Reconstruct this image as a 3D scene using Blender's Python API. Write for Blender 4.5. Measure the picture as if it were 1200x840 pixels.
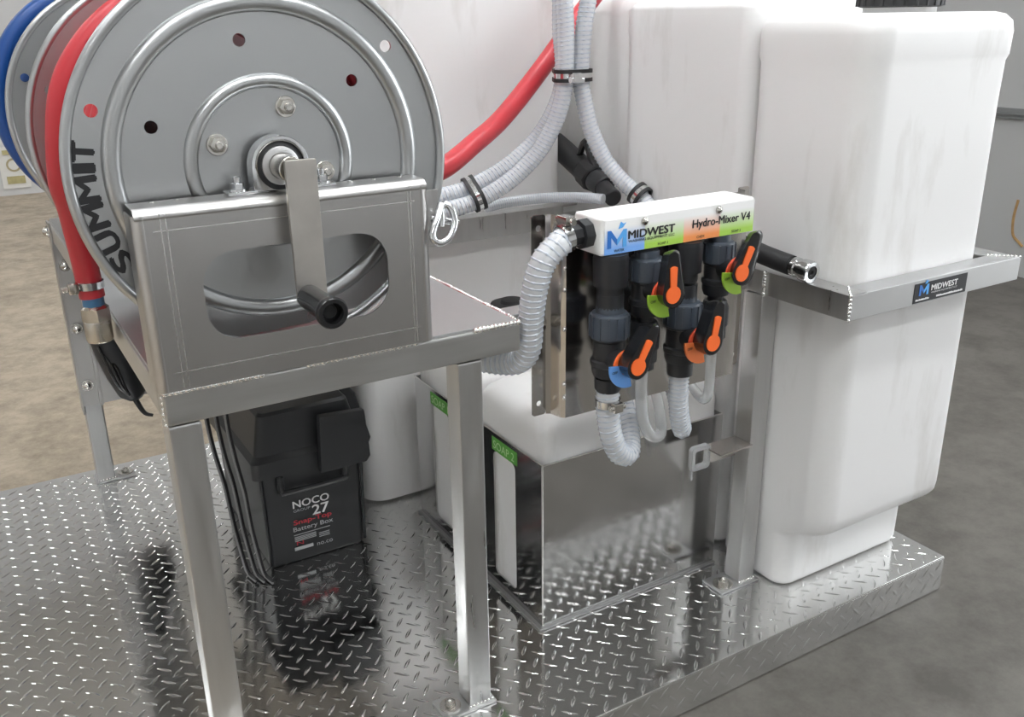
import bpy, bmesh, math, random
from mathutils import Vector, Matrix
random.seed(7)
for o in list(bpy.data.objects): bpy.data.objects.remove(o)
SC = bpy.context.scene
COL = SC.collection
PI = math.pi

# ------------------------------------------------------------------ camera
YAW, PITCH, ROLL = 0.537602733, 0.354622386, -0.0148979471
fw = Vector((math.sin(YAW)*math.cos(PITCH), math.cos(YAW)*math.cos(PITCH), -math.sin(PITCH)))
rt0 = Vector((math.cos(YAW), -math.sin(YAW), 0)); up0 = rt0.cross(fw)
rt = rt0*math.cos(ROLL) + up0*math.sin(ROLL); up = up0*math.cos(ROLL) - rt0*math.sin(ROLL)
cd = bpy.data.cameras.new('camera'); cam = bpy.data.objects.new('camera', cd); COL.objects.link(cam)
M = Matrix((rt, up, -fw)).transposed().to_4x4(); M.translation = Vector((-1.55278, -0.92717, 1.02365))
cam.matrix_world = M
cd.sensor_width = 36; cd.lens = 1084.0/1200*36; cd.clip_start = .02
SC.camera = cam
# ------------------------------------------------------------------ world and exposure
w = bpy.data.worlds.new('world'); SC.world = w; w.use_nodes = True
w.node_tree.nodes['Background'].inputs[0].default_value = (.93, .97, 1, 1)
w.node_tree.nodes['Background'].inputs[1].default_value = 5.0
SC.view_settings.view_transform = 'Standard'; SC.view_settings.look = 'None'
SC.view_settings.gamma = 1; SC.view_settings.use_curve_mapping = False
SC.view_settings.exposure = 0.2
LAMP = 21.0          # emission of the ceiling lamp diffusers

# ------------------------------------------------------------------ materials
def mat(name, col, rough=.5, metal=0, bump=0, bscale=200, var=0, vscale=8, trans=0, emit=None, aniso=None, coat=0, spec=.5, sss=0, vcol=None, stretch=(1, 1, 1), rvar=0):
    m = bpy.data.materials.new(name); m.use_nodes = True
    nt = m.node_tree; N = nt.nodes; L = nt.links; b = N['Principled BSDF']
    b.inputs['Base Color'].default_value = (*col, 1); b.inputs['Roughness'].default_value = rough
    b.inputs['Metallic'].default_value = metal; b.inputs['Specular IOR Level'].default_value = spec
    if trans: b.inputs['Transmission Weight'].default_value = trans
    if coat: b.inputs['Coat Weight'].default_value = coat
    if sss:
        b.inputs['Subsurface Weight'].default_value = sss; b.inputs['Subsurface Radius'].default_value = (.03, .028, .025); b.inputs['Subsurface Scale'].default_value = 1
    if emit:
        b.inputs['Emission Color'].default_value = (*emit[0], 1); b.inputs['Emission Strength'].default_value = emit[1]
    if var or bump or rvar:
        tc = N.new('ShaderNodeTexCoord'); mp = N.new('ShaderNodeMapping'); mp.inputs['Scale'].default_value = stretch
        L.new(tc.outputs['Object'], mp.inputs['Vector'])
    if var or rvar:
        n = N.new('ShaderNodeTexNoise'); n.inputs['Scale'].default_value = vscale; n.inputs['Detail'].default_value = 6
        L.new(mp.outputs[0], n.inputs['Vector'])
        if var:
            r = N.new('ShaderNodeValToRGB'); r.color_ramp.elements[0].position = .3; r.color_ramp.elements[1].position = .7
            d = vcol or tuple(c*(1-var) for c in col)
            r.color_ramp.elements[0].color = (*d, 1); r.color_ramp.elements[1].color = (*col, 1)
            L.new(n.outputs['Fac'], r.inputs['Fac']); L.new(r.outputs['Color'], b.inputs['Base Color'])
        if rvar:
            mr = N.new('ShaderNodeMapRange'); mr.inputs['From Min'].default_value = .3; mr.inputs['From Max'].default_value = .7
            mr.inputs['To Min'].default_value = rough-rvar; mr.inputs['To Max'].default_value = rough+rvar
            L.new(n.outputs['Fac'], mr.inputs['Value']); L.new(mr.outputs[0], b.inputs['Roughness'])
    if bump:
        n2 = N.new('ShaderNodeTexNoise'); n2.inputs['Scale'].default_value = bscale; n2.inputs['Detail'].default_value = 3
        L.new(mp.outputs[0], n2.inputs['Vector'])
        bp = N.new('ShaderNodeBump'); bp.inputs['Strength'].default_value = bump; bp.inputs['Distance'].default_value = .002
        L.new(n2.outputs['Fac'], bp.inputs['Height']); L.new(bp.outputs['Normal'], b.inputs['Normal'])
    return m

MT = {}
MT['plate'] = mat('diamond_plate_aluminium', (.80, .80, .79), .11, 1, bump=.04, bscale=60, rvar=.03, vscale=14)
MT['alu'] = mat('mill_aluminium', (.60, .60, .595), .34, 1, var=.1, vscale=7, stretch=(8, 8, 1), rvar=.07)
MT['alu_h'] = mat('mill_aluminium_rail', (.60, .60, .59), .34, 1, var=.1, vscale=9, stretch=(1, 1, 10), rvar=.06)
MT['alu_dull'] = mat('dull_aluminium', (.55, .55, .55), .45, 1, var=.08, vscale=5)
MT['alu_sheet'] = mat('aluminium_sheet', (.62, .615, .61), .13, 1, rvar=.04, vscale=7, var=.08, bump=.02, bscale=30)
MT['steel'] = mat('reel_steel', (.50, .51, .515), .34, 1, rvar=.05, vscale=6, var=.06)
MT['stainless'] = mat('stainless_sheet', (.52, .51, .50), .30, 1, rvar=.03, vscale=3, var=.04)
MT['panel'] = mat('polished_stainless', (.60, .575, .55), .17, 1, rvar=.03, vscale=5)
MT['crank'] = mat('crank_steel', (.62, .59, .55), .38, 1, var=.12, vscale=30)
MT['zinc'] = mat('zinc_plated', (.75, .76, .77), .14, 1, var=.25, vscale=40)
MT['bolt'] = mat('bolt_steel', (.66, .64, .60), .22, 1, var=.2, vscale=60)
MT['weld'] = mat('weld_bead', (.82, .81, .79), .25, 1)
MT['blackp'] = mat('black_plastic', (.016, .017, .019), .42, bump=.08, bscale=500)
MT['blackgloss'] = mat('glossy_black_plastic', (.012, .012, .013), .2)
MT['blackrub'] = mat('black_rubber', (.014, .014, .015), .55)
MT['pvc'] = mat('dark_grey_pvc', (.055, .068, .088), .36)
MT['pvcblack'] = mat('black_poly_fitting', (.018, .019, .022), .38)
MT['orange'] = mat('orange_plastic', (.86, .145, .025), .4)
MT['red_dial'] = mat('red_plastic', (.68, .08, .03), .4)
MT['lab_blue'] = mat('blue_label', (.13, .33, .75), .45)
MT['lab_green'] = mat('green_label', (.33, .55, .05), .45)
MT['lab_orange'] = mat('orange_label', (.80, .20, .06), .45)
MT['ink'] = mat('black_ink', (.012, .012, .014), .5)
MT['inkw'] = mat('white_ink', (.8, .8, .8), .5)
MT['inkr'] = mat('red_ink', (.55, .03, .05), .5)
MT['inkg'] = mat('grey_ink', (.45, .46, .47), .5)
MT['wirestripe'] = mat('grey_wire_stripe', (.20, .20, .20), .5)
MT['inkb'] = mat('blue_ink', (.03, .16, .52), .4)
MT['inklb'] = mat('light_blue_ink', (.10, .38, .80), .4)
MT['ticket'] = mat('black_sticker', (.014, .015, .018), .35)
MT['greenlab'] = mat('green_soap_label', (.10, .36, .05), .45)
MT['inklg'] = mat('pale_green_ink', (.55, .75, .42), .5)
MT['red_hose'] = mat('red_rubber_hose', (.52, .033, .045), .38, var=.12, vscale=6)
MT['blue_hose'] = mat('blue_rubber_hose', (.012, .065, .25), .36)
MT['clear'] = mat('clear_vinyl_hose', (.88, .90, .93), .16, trans=.3, var=.08, vscale=30)
MT['clear_soft'] = mat('clear_vinyl_tube', (.93, .94, .95), .12, trans=.7)
MT['spiral'] = mat('hose_spiral_wire', (.50, .54, .60), .25)
MT['clearplastic'] = mat('clear_plastic_clip', (.85, .87, .88), .1, trans=.6)
MT['window_paper'] = mat('soap_window', (.80, .795, .77), .5)
MT['bluetape'] = mat('blue_thread_tape', (.06, .19, .36), .5)
MT['brass'] = mat('nickel_fitting', (.62, .58, .52), .25, 1, var=.2, vscale=60)
MT['wall'] = mat('painted_wall', (.66, .66, .66), .6, var=.06, vscale=2, bump=.05, bscale=80)
MT['wallr'] = mat('grey_wall_panel', (.40, .40, .395), .45, var=.08, vscale=1.2)
MT['ceil'] = mat('ceiling_paint', (.66, .66, .65), .8, var=.04, vscale=1)
MT['lamp'] = mat('lamp_diffuser', (.9, .9, .9), .5, emit=((.96, .985, 1), LAMP))
MT['lamphouse'] = mat('lamp_housing', (.8, .8, .8), .5)
MT['signpaper'] = mat('sign_paper', (.78, .77, .74), .6)
MT['signink'] = mat('sign_faded_yellow', (.50, .44, .22), .6, var=.2, vscale=40)
MT['signbrown'] = mat('sign_faded_brown', (.42, .36, .22), .6)
MT['rail'] = mat('dark_door_rail', (.16, .165, .165), .45)
MT['rust'] = mat('brown_drip', (.42, .25, .10), .7, var=.3, vscale=30)

def tank_mat():
    m = mat('white_polyethylene', (.85, .842, .835), .42, bump=.03, bscale=14)
    nt = m.node_tree; N = nt.nodes; L = nt.links; b = N['Principled BSDF']
    tc = N.new('ShaderNodeTexCoord'); mp = N.new('ShaderNodeMapping'); mp.inputs['Scale'].default_value = (6, 6, 1.6)
    L.new(tc.outputs['Object'], mp.inputs[0])
    n = N.new('ShaderNodeTexNoise'); n.inputs['Scale'].default_value = 1.6; n.inputs['Detail'].default_value = 7; n.inputs['Roughness'].default_value = .6
    L.new(mp.outputs[0], n.inputs['Vector'])
    r = N.new('ShaderNodeValToRGB'); e = r.color_ramp.elements
    e[0].position = .24; e[0].color = (.66, .64, .61, 1); e[1].position = .46; e[1].color = (.85, .842, .835, 1)
    L.new(n.outputs['Fac'], r.inputs[0]); L.new(r.outputs[0], b.inputs['Base Color'])
    # thin moulded wall: part of the light passes through
    tl = N.new('ShaderNodeBsdfTranslucent'); mixs = N.new('ShaderNodeMixShader'); mixs.inputs[0].default_value = .12
    L.new(r.outputs[0], tl.inputs['Color']); L.new(b.outputs[0], mixs.inputs[1]); L.new(tl.outputs[0], mixs.inputs[2]); L.new(mixs.outputs[0], N['Material Output'].inputs['Surface'])
    return m
MT['tank'] = tank_mat()
MT['hdpe'] = mat('white_board_plastic', (.84, .835, .82), .4)

def floor_mat():
    m = mat('concrete', (.3, .28, .25), .55, bump=.25, bscale=18)
    nt = m.node_tree; N = nt.nodes; L = nt.links; b = N['Principled BSDF']
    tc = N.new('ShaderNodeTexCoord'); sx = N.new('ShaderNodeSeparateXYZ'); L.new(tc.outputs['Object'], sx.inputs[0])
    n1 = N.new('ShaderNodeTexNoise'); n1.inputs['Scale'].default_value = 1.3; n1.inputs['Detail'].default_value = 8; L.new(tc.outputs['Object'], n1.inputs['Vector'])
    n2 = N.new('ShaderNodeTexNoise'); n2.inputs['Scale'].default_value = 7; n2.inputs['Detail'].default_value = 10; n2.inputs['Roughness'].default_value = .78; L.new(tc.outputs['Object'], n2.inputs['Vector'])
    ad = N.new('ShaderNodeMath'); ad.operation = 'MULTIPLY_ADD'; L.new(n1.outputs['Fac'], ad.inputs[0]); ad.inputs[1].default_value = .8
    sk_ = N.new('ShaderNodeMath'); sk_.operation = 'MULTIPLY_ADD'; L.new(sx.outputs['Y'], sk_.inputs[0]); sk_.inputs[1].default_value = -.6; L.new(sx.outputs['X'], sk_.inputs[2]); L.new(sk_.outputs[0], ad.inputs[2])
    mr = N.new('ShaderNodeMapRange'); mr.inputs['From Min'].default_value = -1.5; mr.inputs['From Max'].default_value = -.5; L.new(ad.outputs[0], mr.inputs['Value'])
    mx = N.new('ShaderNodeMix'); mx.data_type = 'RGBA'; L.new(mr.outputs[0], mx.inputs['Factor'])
    mx.inputs['A'].default_value = (.46, .39, .305, 1); mx.inputs['B'].default_value = (.098, .091, .081, 1)  # tan and grey concrete; the grey is also darkened for shade near the skid
    rr = N.new('ShaderNodeValToRGB'); rr.color_ramp.elements[0].position = .36; rr.color_ramp.elements[1].position = .60
    rr.color_ramp.elements[0].color = (.58, .56, .53, 1); rr.color_ramp.elements[1].color = (1.05, 1.04, 1.02, 1)
    L.new(n2.outputs['Fac'], rr.inputs[0])
    mu = N.new('ShaderNodeMix'); mu.data_type = 'RGBA'; mu.blend_type = 'MULTIPLY'; mu.inputs['Factor'].default_value = 1
    L.new(mx.outputs['Result'], mu.inputs['A']); L.new(rr.outputs[0], mu.inputs['B']); L.new(mu.outputs['Result'], b.inputs['Base Color'])
    return m
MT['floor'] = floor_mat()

def print_mat():
    # printed strip on the manifold: four colour fields that fade to white at the top
    m = mat('printed_strip', (1, 1, 1), .38)
    nt = m.node_tree; N = nt.nodes; L = nt.links; b = N['Principled BSDF']
    tc = N.new('ShaderNodeTexCoord'); sx = N.new('ShaderNodeSeparateXYZ'); L.new(tc.outputs['Object'], sx.inputs[0])
    mr = N.new('ShaderNodeMapRange'); mr.inputs['From Min'].default_value = -.872; mr.inputs['From Max'].default_value = -.61; L.new(sx.outputs['X'], mr.inputs['Value'])
    r = N.new('ShaderNodeValToRGB'); r.color_ramp.interpolation = 'CONSTANT'; e = r.color_ramp.elements
    e[0].position = 0; e[0].color = (.20, .42, .86, 1); e[1].position = .265; e[1].color = (.40, .66, .10, 1)
    q = e.new(.515); q.color = (.90, .33, .11, 1); q = e.new(.76); q.color = (.40, .66, .10, 1)
    L.new(mr.outputs[0], r.inputs[0])
    mz = N.new('ShaderNodeMapRange'); mz.inputs['From Min'].default_value = .744; mz.inputs['From Max'].default_value = .772; L.new(sx.outputs['Z'], mz.inputs['Value'])
    mx = N.new('ShaderNodeMix'); mx.data_type = 'RGBA'; L.new(mz.outputs[0], mx.inputs['Factor']); L.new(r.outputs[0], mx.inputs['A']); mx.inputs['B'].default_value = (.86, .86, .85, 1)
    L.new(mx.outputs['Result'], b.inputs['Base Color'])
    return m
MT['print'] = print_mat()

# ------------------------------------------------------------------ geometry helpers
class MB:
    def __init__(s): s.bm = bmesh.new()
    def _add(s, t):
        me = bpy.data.meshes.new('t'); t.to_mesh(me); t.free(); s.bm.from_mesh(me); bpy.data.meshes.remove(me); return s
    def box(s, x0, x1, y0, y1, z0, z1, bev=0, seg=2, rot=None):
        t = bmesh.new(); bmesh.ops.create_cube(t, size=1)
        bmesh.ops.scale(t, vec=(x1-x0, y1-y0, z1-z0), verts=t.verts)
        if bev: bmesh.ops.bevel(t, geom=t.edges[:], offset=bev, segments=seg, affect='EDGES', profile=.5)
        if rot: bmesh.ops.rotate(t, verts=t.verts, matrix=rot)
        bmesh.ops.translate(t, verts=t.verts, vec=((x0+x1)/2, (y0+y1)/2, (z0+z1)/2)); return s._add(t)
    def lathe(s, prof, org, axis, n=32, a0=0, a1=2*PI):
        t = bmesh.new(); ax = Vector(axis).normalized(); q = ax.to_track_quat('Z', 'Y'); o = Vector(org)
        full = abs(a1-a0-2*PI) < 1e-6; k = n if full else n+1
        rows = []
        for r, h in prof:
            if r < 1e-7: rows.append([t.verts.new(o+q @ Vector((0, 0, h)))])
            else: rows.append([t.verts.new(o+q @ Vector((r*math.cos(a0+(a1-a0)*i/n), r*math.sin(a0+(a1-a0)*i/n), h))) for i in range(k)])
        for A, B in zip(rows, rows[1:]):
            m = n
            for i in range(m):
                j = (i+1) % k
                a = [A[0]] if len(A) == 1 else [A[i], A[j]]
                b = [B[0]] if len(B) == 1 else [B[j], B[i]]
                f = a+b
                if len(f) >= 3:
                    try: t.faces.new(f)
                    except ValueError: pass
        return s._add(t)
    def cyl(s, p0, p1, r0, r1=None, n=24, bev=0):
        p0 = Vector(p0); p1 = Vector(p1); r1 = r0 if r1 is None else r1; h = (p1-p0).length
        if bev: prof = [(0, 0), (r0-bev, 0), (r0, bev), (r1, h-bev), (r1-bev, h), (0, h)]
        else: prof = [(0, 0), (r0, 0), (r1, h), (0, h)]
        return s.lathe(prof, p0, p1-p0, n)
    def tube(s, pts, r, n=10, closed=False, rf=None, cap=True):
        t = bmesh.new(); P = [Vector(p) for p in pts]; N = len(P); rows = []; nrm = None
        for i in range(N):
            if closed: d = P[(i+1) % N]-P[i-1]
            else: d = P[min(i+1, N-1)]-P[max(i-1, 0)]
            d.normalize()
            if nrm is None: nrm = d.orthogonal().normalized()
            else:
                nrm = nrm-d*nrm.dot(d); nrm.normalize()
            bn = d.cross(nrm); rr = rf(i/(N-1)) if rf else r
            rows.append([t.verts.new(P[i]+(nrm*math.cos(2*PI*k/n)+bn*math.sin(2*PI*k/n))*rr) for k in range(n)])
        for i in range(N if closed else N-1):
            A = rows[i]; B = rows[(i+1) % N]
            for k in range(n): t.faces.new((A[k], A[(k+1) % n], B[(k+1) % n], B[k]))
        if not closed and cap: t.faces.new(rows[0][::-1]); t.faces.new(rows[-1])
        return s._add(t)
    def ball(s, c, r, sc=(1, 1, 1), u=10, v=6):
        t = bmesh.new(); bmesh.ops.create_uvsphere(t, u_segments=u, v_segments=v, radius=r)
        bmesh.ops.scale(t, vec=sc, verts=t.verts); bmesh.ops.translate(t, verts=t.verts, vec=c); return s._add(t)
    def prism(s, pts, d, fr, bev=0, seg=2):
        # polygon pts (a,b) in frame fr = (origin, right, up); extruded by d along the normal (right x up)
        o, a, b = [Vector(v) for v in fr]; nn = a.cross(b).normalized(); t = bmesh.new()
        v = [t.verts.new(o+a*p[0]+b*p[1]) for p in pts]; f = t.faces.new(v)
        r = bmesh.ops.extrude_face_region(t, geom=[f]); vs = [g for g in r['geom'] if isinstance(g, bmesh.types.BMVert)]
        bmesh.ops.translate(t, verts=vs, vec=nn*d); bmesh.ops.recalc_face_normals(t, faces=t.faces)
        if bev: bmesh.ops.bevel(t, geom=t.edges[:], offset=bev, segments=seg, affect='EDGES', profile=.5)
        return s._add(t)
    def sheet(s, outer, holes, d, fr, bev=0):
        # flat plate with holes, thickness d centred on the frame's plane
        o, a, b = [Vector(v) for v in fr]; cu = bpy.data.curves.new('c', 'CURVE'); cu.dimensions = '2D'; cu.fill_mode = 'BOTH'; cu.extrude = d/2-bev
        cu.bevel_depth = bev; cu.bevel_resolution = 1
        if bev: cu.offset = -bev
        for loop in [outer]+holes:
            sp = cu.splines.new('POLY'); sp.points.add(len(loop)-1); sp.use_cyclic_u = True
            for p, q in zip(sp.points, loop): p.co = (q[0], q[1], 0, 1)
        ob = bpy.data.objects.new('c', cu); me = bpy.data.meshes.new_from_object(ob)
        mm = Matrix((a, b, a.cross(b))).transposed().to_4x4(); mm.translation = o
        me.transform(mm); s.bm.from_mesh(me)
        bpy.data.objects.remove(ob); bpy.data.curves.remove(cu); bpy.data.meshes.remove(me); return s
    def text(s, body, w, h, fr, d=.0006, shear=0, bold=0, space=1):
        # text filled into a w x h box whose lower-left corner is the frame's origin
        o, a, b = [Vector(v) for v in fr]; cu = bpy.data.curves.new('t', 'FONT'); cu.body = body; cu.size = 1; cu.extrude = 0; cu.shear = shear; cu.space_character = space; cu.resolution_u = 3
        ob = bpy.data.objects.new('t', cu); me = bpy.data.meshes.new_from_object(ob)
        bpy.data.objects.remove(ob); bpy.data.curves.remove(cu)
        if not me.vertices: return s
        xs = [v.co.x for v in me.vertices]; ys = [v.co.y for v in me.vertices]; x0, y0 = min(xs), min(ys)
        sx = w/(max(xs)-x0); sy = h/(max(ys)-y0); nn = a.cross(b)
        for v in me.vertices: v.co = o+a*((v.co.x-x0)*sx)+b*((v.co.y-y0)*sy)+nn*d
        s.bm.from_mesh(me)
        if bold:
            for q, (ka, kb) in enumerate(((-1, 0), (1, 0), (0, 1), (0, -1))):
                m2 = me.copy(); m2.transform(Matrix.Translation(a*(ka*bold*h)+b*(kb*bold*h*.6)+nn*(.00002*(q+1)))); s.bm.from_mesh(m2); bpy.data.meshes.remove(m2)
        bpy.data.meshes.remove(me); return s
    def build(s, name, m, parent=None, ang=38, flat=False):
        me = bpy.data.meshes.new(name); bm = s.bm
        bmesh.ops.remove_doubles(bm, verts=bm.verts, dist=1e-6); bmesh.ops.recalc_face_normals(bm, faces=bm.faces); bm.to_mesh(me); bm.free()
        if not flat:
            for p in me.polygons: p.use_smooth = True
            me.set_sharp_from_angle(angle=math.radians(ang))
        me.materials.append(MT[m]); o = bpy.data.objects.new(name, me); COL.objects.link(o)
        if not flat:
            wn = o.modifiers.new('normals', 'WEIGHTED_NORMAL'); wn.keep_sharp = True; wn.weight = 100
        if parent is not None: attach(o, parent)
        return o
def wloc(o):
    v = Vector(o.location); p = o.parent
    return v
def attach(o, parent):
    o.parent = parent
    # parts are modelled in world coordinates; only top-level empties carry an offset
    if parent.parent is None: o.matrix_parent_inverse = Matrix.Translation(-Vector(parent.location))
def thing(name, loc, label, cat, group=None):
    o = bpy.data.objects.new(name, None); o.empty_display_size = .05; COL.objects.link(o); o.location = loc
    return tag(o, label, cat, group)
def tag(o, label, cat, group=None, kind=None):
    if label: o['label'] = label
    if cat: o['category'] = cat
    if group: o['group'] = group
    if kind: o['kind'] = kind
    return o
def copy_tree(o, parent=None):
    c = o.copy(); COL.objects.link(c); c.parent = parent
    for ch in [x for x in o.children]: copy_tree(ch, c)
    return c
def cr(pts, n=12):
    P = [Vector(p) for p in pts]; P = [P[0]*2-P[1]]+P+[P[-1]*2-P[-2]]; out = []
    for i in range(1, len(P)-2):
        a, b, c, d = P[i-1:i+3]
        for k in range(n):
            t = k/n; out.append(.5*((2*b)+(c-a)*t+(2*a-5*b+4*c-d)*t*t+(3*b-a-3*c+d)*t**3))
    out.append(P[-2]); return out
def resample(P, step):
    out = [P[0]]; acc = 0
    for a, b in zip(P, P[1:]):
        L = (b-a).length; t = step-acc
        while t <= L: out.append(a.lerp(b, t/L)); t += step
        acc = L-(t-step)
    return out
def helix_on(P, r, pitch, per=8):
    Q = resample(P, pitch/per); out = []; nrm = None
    for i in range(len(Q)):
        d = (Q[min(i+1, len(Q)-1)]-Q[max(i-1, 0)]).normalized()
        nrm = d.orthogonal().normalized() if nrm is None else (nrm-d*nrm.dot(d)).normalized()
        b = d.cross(nrm); a = 2*PI*i/per; out.append(Q[i]+(nrm*math.cos(a)+b*math.sin(a))*r)
    return out
def circ(cx, cy, r, n=24, a0=0): return [(cx+r*math.cos(a0+2*PI*i/n), cy+r*math.sin(a0+2*PI*i/n)) for i in range(n)]
def rrect(x0, x1, y0, y1, r, n=6):
    out = []
    for cx, cy, a in ((x1-r, y0+r, -PI/2), (x1-r, y1-r, 0), (x0+r, y1-r, PI/2), (x0+r, y0+r, PI)):
        for i in range(n+1): out.append((cx+r*math.cos(a+PI/2*i/n), cy+r*math.sin(a+PI/2*i/n)))
    return out
FRONT = lambda x, y, z: ((x, y, z), (1, 0, 0), (0, 0, 1))          # faces -Y
LEFT = lambda x, y, z: ((x, y, z), (0, -1, 0), (0, 0, 1))          # faces -X
def weld(mb, p0, p1, r=.004, step=.006):
    p0 = Vector(p0); p1 = Vector(p1); n = max(2, int((p1-p0).length/step)); d = (p1-p0).normalized()
    for i in range(n+1):
        c = p0.lerp(p1, i/n); k = r*random.uniform(.85, 1.2); mb.ball(c, k, (1, 1, 1), 8, 5)
    return mb
def hexnut(mb, c, axis, r, h): mb.lathe([(0, 0), (r, 0), (r, h), (r*.8, h*1.12), (0, h*1.12)], c, axis, 6); return mb

# ================================================================== THE SETTING
FZ = -.078
X0, X1, Y0, Y1, ZC = -4.2, 2.36, -4.0, 6.25, 3.3
def struct(name, m, *b):
    mb = MB(); mb.box(*b); return tag(mb.build(name, m), None, None, kind='structure')
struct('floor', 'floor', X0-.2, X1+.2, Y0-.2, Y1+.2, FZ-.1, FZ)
struct('ceiling', 'ceil', X0-.2, X1+.2, Y0-.2, Y1+.2, ZC, ZC+.1)
struct('wall_back', 'wall', X0-.2, X1+.2, Y1, Y1+.1, FZ, ZC)
struct('wall_front', 'wall', X0-.2, X1+.2, Y0-.1, Y0, FZ, ZC)
# unseen open roll-up door, added to the right wall to bring in low daylight
DA, DB, DH = -2.3, .1, 2.75
wf = MB(); wf.box(X1, X1+.1, DB, Y1, FZ, ZC).box(X1, X1+.1, Y0, DA, FZ, ZC).box(X1, X1+.1, DA, DB, DH, ZC)
tag(wf.build('wall_right', 'wallr'), None, None, kind='structure')
df = MB(); df.box(X1-.02, X1, DA-.06, DA, FZ, DH+.06).box(X1-.02, X1, DB, DB+.06, FZ, DH+.06).box(X1-.02, X1, DA, DB, DH, DH+.06)
tag(df.build('added_door_1', 'rail'), 'dark frame of the unseen open door added for daylight', None, kind='structure')
pl = bpy.data.lights.new('added_door_portal', 'AREA'); pl.shape = 'RECTANGLE'; pl.size = DH-FZ; pl.size_y = DB-DA; pl.cycles.is_portal = True
po = bpy.data.objects.new('added_door_portal', pl); COL.objects.link(po); po.location = (X1+.05, (DA+DB)/2, (DH+FZ)/2); po.rotation_euler = (0, PI/2, 0)
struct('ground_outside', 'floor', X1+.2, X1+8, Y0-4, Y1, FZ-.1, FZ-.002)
struct('wall_left', 'wall', X0-.1, X0, Y0, Y1, FZ, ZC)
tr = MB(); tr.box(X1-.012, X1, .6, 4, .583, .60, .002).box(X1-.018, X1, .6, 4, .60, .606).box(X1-.012, X1, .6, 4, .606, .627, .002)
tag(tr.build('trim_1', 'rail'), 'dark horizontal rail on the grey wall panel', None, kind='structure')
drip = MB(); drip.tube(cr([(X1-.001, 1.355, .25), (X1-.001, 1.362, .17), (X1-.001, 1.352, .10), (X1-.001, 1.32, .07), (X1-.001, 1.30, .055)]), .006, 6)
tag(drip.build('rust_drip', 'rust'), 'brown rusty drip mark running down the grey wall', 'stain')

# ceiling lamps
for i, (x, y) in enumerate(((-2.6, -2.2), (-.4, -2.2), (-1.6, -.9), (.3, -.9), (-2.6, .6), (-.4, .6), (1.5, .6), (-3.2, 4.3), (1.1, 3.2), (1.2, 5.4))):
    t = thing('ceiling_lamp', (x, y, ZC), 'long white fluorescent ceiling lamp over the workshop', 'lamp', 'fluorescent lamps on the workshop ceiling')
    MB().box(x-.7, x+.7, y-.17, y+.17, ZC-.06, ZC-.001, .01).build('housing', 'lamphouse', t)
    MB().box(x-.67, x+.67, y-.14, y+.14, ZC-.075, ZC-.061, .005).build('diffuser', 'lamp', t)

# poster on the far wall
t = thing('wall_notice', (-1.19, 6.24, .1), 'faded yellow paper notice with a ring symbol on the far wall', 'notice')
MB().box(-1.27, -1.10, 6.238, 6.249, -.03, .245).build('sheet', 'signpaper', t)
for za, zb_ in ((.195, .225), (.0, .05)): MB().box(-1.24, -1.13, 6.232, 6.2375, za, zb_).build('print_block', 'signink', t)
MB().lathe([(.045, 0), (.045, .004), (.033, .004), (.033, 0), (.045, 0)], (-1.185, 6.237, .125), (0, -1, 0), 28).build('ring_symbol', 'signbrown', t)

# ================================================================== SKID DECK
DX0, DX1, DY0, DY1 = -1.72, 0.0, 0.0, 1.34
deck = thing('skid_deck', (-.86, .67, FZ), 'bright diamond plate skid deck standing on the concrete floor', 'platform')
def skirt_profile():
    mb = MB(); r = .008
    return mb
mb = MB(); mb.box(DX0, DX1, DY0, DY1, -.006, 0, .0025, 2); mb.build('deck_plate', 'plate', deck)
MB().box(DX0, DX1, DY0, DY0+.005, FZ+.002, -.004, .001).build('front_skirt', 'plate', deck)
MB().box(DX1-.005, DX1, DY0+.005, DY1, FZ+.002, -.004, .001).build('side_skirt', 'plate', deck)
MB().box(DX0, DX0+.005, DY0+.005, DY1, FZ+.002, -.004, .001).build('side_skirt', 'plate', deck)
MB().box(DX0, DX1, DY1-.005, DY1, FZ+.002, -.004, .001).build('rear_skirt', 'plate', deck)
MB().box(DX0+.02, DX1-.02, .3, .34, FZ, -.006).box(DX0+.02, DX1-.02, 1.0, 1.04, FZ, -.006).build('runner', 'alu_dull', deck)
def tread_geo(L=.0275, W=.0066, H=.0017):
    vs = []; fs = []; xs = [-L/2, -L*.3, 0, L*.3, L/2]; ws = [.0006, W*.36, W*.5, W*.36, .0006]; hs = [0, H*.75, H, H*.75, 0]
    for x, q, h in zip(xs, ws, hs): vs += [(x, -q, 0), (x, 0, h), (x, q, 0)]
    for i in range(4):
        a = i*3; fs += [(a, a+3, a+4, a+1), (a+1, a+4, a+5, a+2)]
    return vs, fs
TV, TF = tread_geo()
tm = bpy.data.meshes.new('tread'); tm.from_pydata(TV, [], TF); tm.materials.append(MT['plate'])
for p in tm.polygons: p.use_smooth = True
d = .0372; spots = []
RX = Matrix.Rotation(PI/2, 4, 'X'); RY = Matrix.Rotation(PI/2, 4, 'Y')
for i in range(int((DX1-DX0)/d)+1):
    for j in range(int((DY1-DY0)/d)+1):
        for k, a in ((0, PI/4), (.5, -PI/4)):
            x = DX1-d*(i+.3+k); y = DY0+d*(j+.33+k)
            if x > -1.70 and y < DY1-.012: spots.append(Matrix.Translation((x, y, 0)) @ Matrix.Rotation(a, 4, 'Z'))
for i in range(int((DX1-DX0)/d)+1):
    for j in range(2):
        for k, a in ((0, PI/4), (.5, -PI/4)):
            x = DX1-d*(i+.4+k); z = -.016-d*(j+k*.95)
            if x > -1.70 and z > -.066: spots.append(Matrix.Translation((x, 0, z)) @ RX @ Matrix.Rotation(a, 4, 'Z'))
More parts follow.
